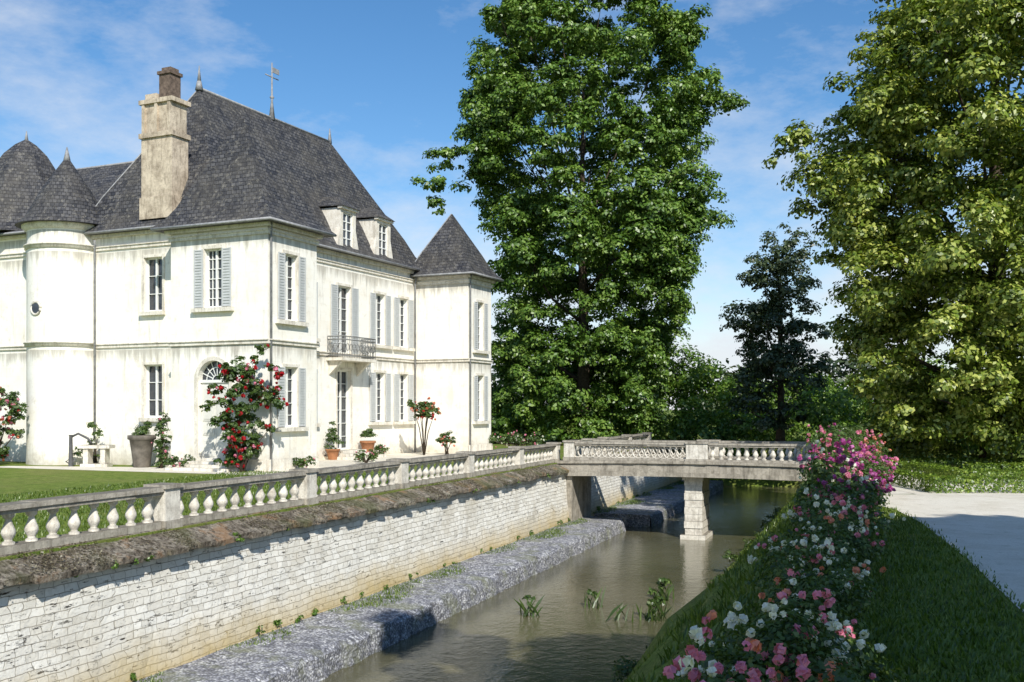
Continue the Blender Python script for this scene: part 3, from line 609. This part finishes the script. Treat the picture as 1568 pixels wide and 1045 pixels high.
mb=MB(); mb.add([(11.2,27.6,.010),(26,27.6,.010),(26,34.6,.010),(11.2,34.6,.010)],[(0,1,2,3)]); mb.build('parterre_gravel',[GV],fixn=False)

# ------------------------------------------------------------ flower hedge (moat frame)
eh=empty('flower_border',O,-TH)
lb=[]
t=-9.5
while t<27.5:
    hh=.6 if t<0 else (.65 if t<6 else (.95 if t<20 else 1.05))
    wd=.34 if t<-2 else (.42 if t<6 else .55)
    for k in range(3 if t<6 else 4):
        r=random.uniform(.24,.42); lb.append((12.85+random.uniform(-wd,wd),t+random.uniform(-.3,.3),hh*random.uniform(.35,1.0),r))
    t+=.36
for t in np.arange(7,27,1.1): lb.append((12.65+random.uniform(-.45,.4),t,1.3+random.uniform(-.2,.3),random.uniform(.3,.45)))
lb=np.array(lb); nearl=lb[lb[:,1]<3]; farl=lb[lb[:,1]>=3]
C1,N1,S1=lobes_leaves(nearl,66000,.052,subr=.5,sub=10); C2,N2,S2=lobes_leaves(farl,70000,.085,subr=.5,sub=10)
leafmesh('leaves',np.concatenate([C1,C2]),np.concatenate([N1,N2]),np.concatenate([S1,S2]),[LF_ROSE],parent=eh)
FP=[];FS=[];FM=[]
def addfl(lobes,n,size,mat,cl=3):
    for _ in range(n//cl):
        l=lobes[random.randrange(len(lobes))]; d=unit(1)[0]; d[2]=abs(d[2])*.9+.25; d/=np.linalg.norm(d)
        if random.random()<.6: d[1]=-abs(d[1])
        q=np.array(l[:3])+d*l[3]*random.uniform(1.05,1.4)
        for _k in range(cl): FP.append(q+np.array([random.gauss(0,1),random.gauss(0,1),random.gauss(0,.7)])*size*1.1); FS.append(size*random.uniform(.65,1.2)); FM.append(mat)
sel=lambda a,b:lb[(lb[:,1]>=a)&(lb[:,1]<b)]
addfl(sel(-9,-4.8),110,.095,0); addfl(sel(-9,-4.8),90,.10,1); addfl(sel(-8,-4.5),45,.095,3)
addfl(sel(-5.5,0),110,.08,0); addfl(sel(-2,4),110,.09,0); addfl(sel(-4,5),48,.09,3); addfl(sel(-5,5),90,.09,1); addfl(sel(1,9),80,.10,0)
addfl(sel(3,12),140,.12,1,4); addfl(sel(6,22),560,.14,2,5); addfl(sel(6,27),380,.14,1,4); addfl(sel(20,28),110,.16,3)
P=np.array(FP); C,Nn,S=flowers_pts(P,FS,10)
leafmesh('blossoms',C,Nn,S,[P_WHITE,P_PINK,P_MAG,P_SAL],np.repeat(FM,10),parent=eh,asp=.9)

def rose(name,x,y,lobes,n,leaf,fl,stem=None,fmats=(P_RED,),fsz=.13):
    e=empty(name,C2W(x,y)); C,Nn,S=lobes_leaves(lobes,n,leaf,subr=.5,sub=9); leafmesh('leaves',C,Nn,S,[LF_ROSE],parent=e)
    mb=MB()
    for l in lobes[:18]: mb.tube([(random.uniform(-.08,.08),random.uniform(-.08,.08),0),(l[0]*.4,l[1]*.4,l[2]*.55),l[:3]],[.035,.025,.012],5)
    mb.build('stems',[BARK],e,fixn=False)
    P=[];M=[]
    for _ in range(fl):
        l=random.choice(lobes); d=unit(1)[0]; d[1]=-abs(d[1]); P.append(np.array(l[:3])+d*l[3]*1.05); M.append(random.randrange(len(fmats)))
    if P:
        C,Nn,S=flowers_pts(np.array(P),[fsz*random.uniform(.6,1.3) for _ in P],9); leafmesh('flowers',C,Nn,S,list(fmats),np.repeat(M,9),parent=e,asp=.9)
    return e
lobR=[(random.gauss(0,.3+.32*min(1,z/2.4)),random.gauss(0,.3),z,random.uniform(.2,.4)) for z in np.linspace(.4,3.9,42)]+[(.75,0,4.5,.25),(1.1,0,3.9,.2),(.5,0,4.2,.22),(1.35,0,3.6,.15)]
rose('climbing_rose_bush',-.45,-.9,lobR,10000,.13,110,fmats=(P_RED,P_RED,P_PINK),fsz=.2)
lobL=[(random.gauss(0,.7),random.gauss(0,.3),z,random.uniform(.22,.42)) for z in np.linspace(.3,3.0,28)]
rose('climbing_rose_bush',-13.2,-1.2,lobL,7500,.13,80,fmats=(P_RED,P_PINK,P_PINK,P_SAL),fsz=.18)
rose('standard_rose_tree',-1.2,14,[(random.gauss(0,.3),random.gauss(0,.3),2.1+random.gauss(0,.25),.3) for _ in range(8)],2500,.12,50,fmats=(P_SAL,P_RED),fsz=.16)
rose('flowering_shrub',-.4,15,[(random.gauss(0,.25),random.gauss(0,.2),.75+random.gauss(0,.15),.25) for _ in range(6)],1500,.1,16,fmats=(P_PINK,P_SAL),fsz=.13)
rose('flowering_shrub',-5.1,-.2,[(random.gauss(0,.12),0,z,.25) for z in np.linspace(.3,1.9,8)],1800,.1,8,fmats=(P_PINK,),fsz=.12)
rose('flowering_shrub',-9.2,.3,[(random.gauss(0,.3),0,z,.22) for z in (.3,.6,.9,1.3,1.7)],1000,.1,10,fmats=(P_WHITE,),fsz=.12)
rose('flowering_shrub',1.2,20,[(random.gauss(0,1.2),random.gauss(0,.3),.4+random.random()*.4,.35) for _ in range(14)],3500,.1,50,fmats=(P_PINK,P_WHITE),fsz=.14)
for k,(x,y) in enumerate(((.35,6.2),(-.3,7.2),(-2.8,12.4),(.3,1.6),(-3.9,-.7))):
    rose('flowering_shrub',x,y,[(random.gauss(0,.35),random.gauss(0,.2),.2+random.random()*.25,.2) for _ in range(5)],900,.08,10,fmats=(P_WHITE,P_PINK),fsz=.1)
def pot(name,x,y,r,h,mat,plant):
    e=empty(name,C2W(x,y)); mb=MB(); mb.lathe(0,0,[(r*.62,0),(r*.66,.05),(r*.8,h*.5),(r*.95,h*.85),(r*1.1,h*.88),(r*1.1,h),(r*.92,h),(r*.9,h*.9)],20); mb.build('pot',[mat],e)
    C,Nn,S=lobes_leaves(plant,1500,.08,subr=.6,sub=7); leafmesh('plant',C,Nn,S,[LF_ROSE],parent=e)
pot('potted_plant',-2.6,10.95,.36,.8,TERRA,[(0,0,1.0,.3),(0,0,1.25,.22)])
pot('potted_plant',-2.7,8.15,.32,.5,TERRA,[(0,0,.75,.38),(0,0,1.05,.34),(0,0,1.4,.26),(0,0,1.7,.16)])
pot('stone_planter',-6.3,-.0,.5,1.3,DARKPOT,[(0,0,1.4,.35),(.2,0,1.7,.2)])
e=empty('garden_hand_pump',C2W(-8.4,-.3)); mb=MB(); mb.box((-.6,-.3,0),(.5,.3,.12)); mb.box((-.5,-.25,.12),(-.3,.25,.75)); mb.box((.2,-.25,.12),(.4,.25,.75)); mb.box((-.7,-.32,.75),(.6,.32,.88))
mb.lathe(-1.1,0,[(.1,0),(.08,.6),(.07,1.25),(.1,1.3)],10,1); mb.tube([(-1.1,0,1.2),(-.8,0,1.35),(-.4,0,1.15),(-.25,0,.95)],.05,6,1); mb.tube([(-1.1,0,.35),(-1.3,0,.2),(-1.1,0,.08),(-.9,0,.3)],.035,5,1)
mb.build('trough_and_pump',[BAL,IRON],e)

# ------------------------------------------------------------ grass tufts, weeds
def blades(name,P,h,lean=.35,w=.014,mat=GB):
    n=len(P); h=h*rng.uniform(.5,1.3,n); d=rng.normal(size=(n,2)); d/=np.linalg.norm(d,axis=1,keepdims=True)
    side=np.stack([-d[:,1],d[:,0],np.zeros(n)],1)*w; ln=np.stack([d[:,0],d[:,1],np.zeros(n)],1)*(h*lean*rng.uniform(.2,1.4,n))[:,None]; up=np.zeros((n,3)); up[:,2]=h
    V=np.empty((n,4,3)); V[:,0]=P-side; V[:,1]=P+side; V[:,2]=P+side*.7+up*.6+ln*.4; V[:,3]=P+up+ln
    me=bpy.data.meshes.new(name); me.vertices.add(n*4); me.vertices.foreach_set('co',V.reshape(-1)); me.loops.add(n*4); me.loops.foreach_set('vertex_index',np.arange(n*4,dtype=np.int32))
    me.polygons.add(n); me.polygons.foreach_set('loop_start',np.arange(0,n*4,4,dtype=np.int32)); me.materials.append(mat); me.update(calc_edges=True)
    o=bpy.data.objects.new(name,me); scn.collection.objects.link(o); o.location=O; o.rotation_euler=(0,0,-TH)
    return o
def scat(n,s0,s1,t0,t1,zf,bias=1.0):
    s=rng.uniform(s0,s1,n); t=t0+(t1-t0)*rng.uniform(0,1,n)**bias; z=np.array([zf(a,b) for a,b in zip(s,t)]); return np.stack([s,t,z],1)
P=[]
pp=scat(30000,13.2,16,-9,13,lambda a,b:0,1.4); edge=np.interp(pp[:,1],[-20,-8,0,5,10,13],[16.2,15.6,15.1,14.8,14.35,13.8])+rng.normal(size=len(pp))*.09; P.append(pp[pp[:,0]<edge])
pp=scat(34000,.78,1.9,-12,58,lambda a,b:-2.6); w_=.45+.35*np.sin(pp[:,1]*1.3)+.3*np.sin(pp[:,1]*.47+2); k=(pp[:,0]-.78)<w_*rng.uniform(.5,1.3,len(pp)); P.append(pp[k])
P.append(scat(30000,-9,-.3,-2,20,lambda a,b:0,1.0))
blades('grass',np.concatenate(P),.07,.7,.012)
blades('grass',scat(34000,9.0,12.4,-8,34,gz,1.3),.13,.6,.013)
P=[]
for (s,t,n) in ((4.7,12.9,16),(6.0,14.7,16),(7.9,13.6,44),(7.6,16.5,26),(7.2,13.2,10)):
    P.append(np.stack([rng.normal(s,.16,n),rng.normal(t,.16,n),np.full(n,-3.2)],1))
blades('water_reeds',np.concatenate(P),.5,.7,.022,LF_ROSE)
C,Nn,S=lobes_leaves([(4.7,12.9,-2.75,.14),(6.0,14.7,-2.75,.12),(7.9,13.6,-2.65,.28),(7.6,16.5,-2.7,.2)],420,.11,subr=.6,sub=6,zmin=-9); leafmesh('water_plants',C,Nn,S,[LF_ROSE],loc=O,rz=-TH)
lbw=[(.82,rng.uniform(-8,45),rng.choice([-.36,-2.45,-2.5]),rng.uniform(.05,.12)) for _ in range(70)]
C,Nn,S=lobes_leaves(lbw,6000,.05,subr=.6,sub=6,zmin=-9); leafmesh('wall_weeds',C,Nn,S,[LF_SHRUB],loc=O,rz=-TH)
pp=scat(20000,.2,.92,-6,30,lambda a,b:0,1.2); k=(np.sin(pp[:,1]*2.1)+np.sin(pp[:,1]*.77+1)+np.sin(pp[:,1]*5.3)+rng.normal(size=len(pp))*.7)>.5; pp=pp[k]
pp[:,2]=np.interp(pp[:,0],[.16,.5,.85,.95],[.03,-.10,-.25,-.32])+rng.uniform(0,.03,len(pp)); nn=rng.normal(size=pp.shape)*.5+np.array([0,0,1])
leafmesh('moss_on_coping',pp,nn,rng.uniform(.02,.06,len(pp)),[LF_MOSS],loc=O,rz=-TH)
lbw=[(rng.uniform(8.7,9.6),rng.uniform(-8,40),rng.uniform(-3.2,-2.7),rng.uniform(.15,.35)) for _ in range(110)]
C,Nn,S=lobes_leaves(lbw,22000,.08,subr=.6,sub=6,zmin=-9); leafmesh('bank_plants',C,Nn,S,[LF_ROSE],loc=O,rz=-TH)

# ------------------------------------------------------------ light, sky, camera
EL=40
to_sun=Vector((.30,-.95,0)).normalized()*math.cos(math.radians(EL)); to_sun.z=math.sin(math.radians(EL))
sd=bpy.data.lights.new('sun','SUN'); sd.energy=5; sd.angle=math.radians(.5); sd.color=(1,.965,.885)
so=bpy.data.objects.new('sun',sd); scn.collection.objects.link(so); so.rotation_euler=to_sun.to_track_quat('Z','Y').to_euler(); so.location=(20,-40,50)
w=bpy.data.worlds.new('World'); scn.world=w; w.use_nodes=True; nt=w.node_tree; nt.nodes.clear()
out=nt.nodes.new('ShaderNodeOutputWorld'); bg=nt.nodes.new('ShaderNodeBackground'); bg.inputs[1].default_value=.13
sk=nt.nodes.new('ShaderNodeTexSky'); sk.sky_type='NISHITA'; sk.sun_disc=False; sk.sun_elevation=math.radians(EL); sk.sun_rotation=math.radians(162.5); sk.ozone_density=2.5; sk.air_density=1.0; sk.dust_density=.1
hs=nt.nodes.new('ShaderNodeHueSaturation'); hs.inputs['Saturation'].default_value=1.25; hs.inputs['Value'].default_value=1.08; L(nt,sk.outputs[0],hs.inputs['Color'])
tc=nt.nodes.new('ShaderNodeTexCoord'); g=tc.outputs['Generated']
mp=nt.nodes.new('ShaderNodeMapping'); mp.inputs['Scale'].default_value=(1.5,1.6,3.6); mp.inputs['Rotation'].default_value=(0,.9,0); mp.inputs['Location'].default_value=(1.3,.1,2.4); L(nt,g,mp.inputs[0])
n1=noise(nt,mp.outputs[0],2.0,10,.64)
sx=nt.nodes.new('ShaderNodeSeparateXYZ'); L(nt,g,sx.inputs[0])
hz=ramp(nt,sx.outputs[2],[(.0,(.26,)),(.10,(.20,)),(.20,(.09,)),(.36,(.03,))])
f=ramp(nt,mth(nt,'ADD',n1,hz),[(.52,(0,)),(.64,(.35,)),(.80,(.9,))])
col=mix(nt,f,hs.outputs[0],(6.2,6.5,7.0))
L(nt,col,bg.inputs[0]); L(nt,bg.outputs[0],out.inputs[0])
cd=bpy.data.cameras.new('camera'); co=bpy.data.objects.new('camera',cd); scn.collection.objects.link(co)
co.location=(0,0,2.4); co.rotation_euler=(math.radians(90),0,0); cd.sensor_width=36; cd.lens=35.6; cd.shift_y=.0654; cd.clip_end=3000; cd.clip_start=.1
scn.camera=co
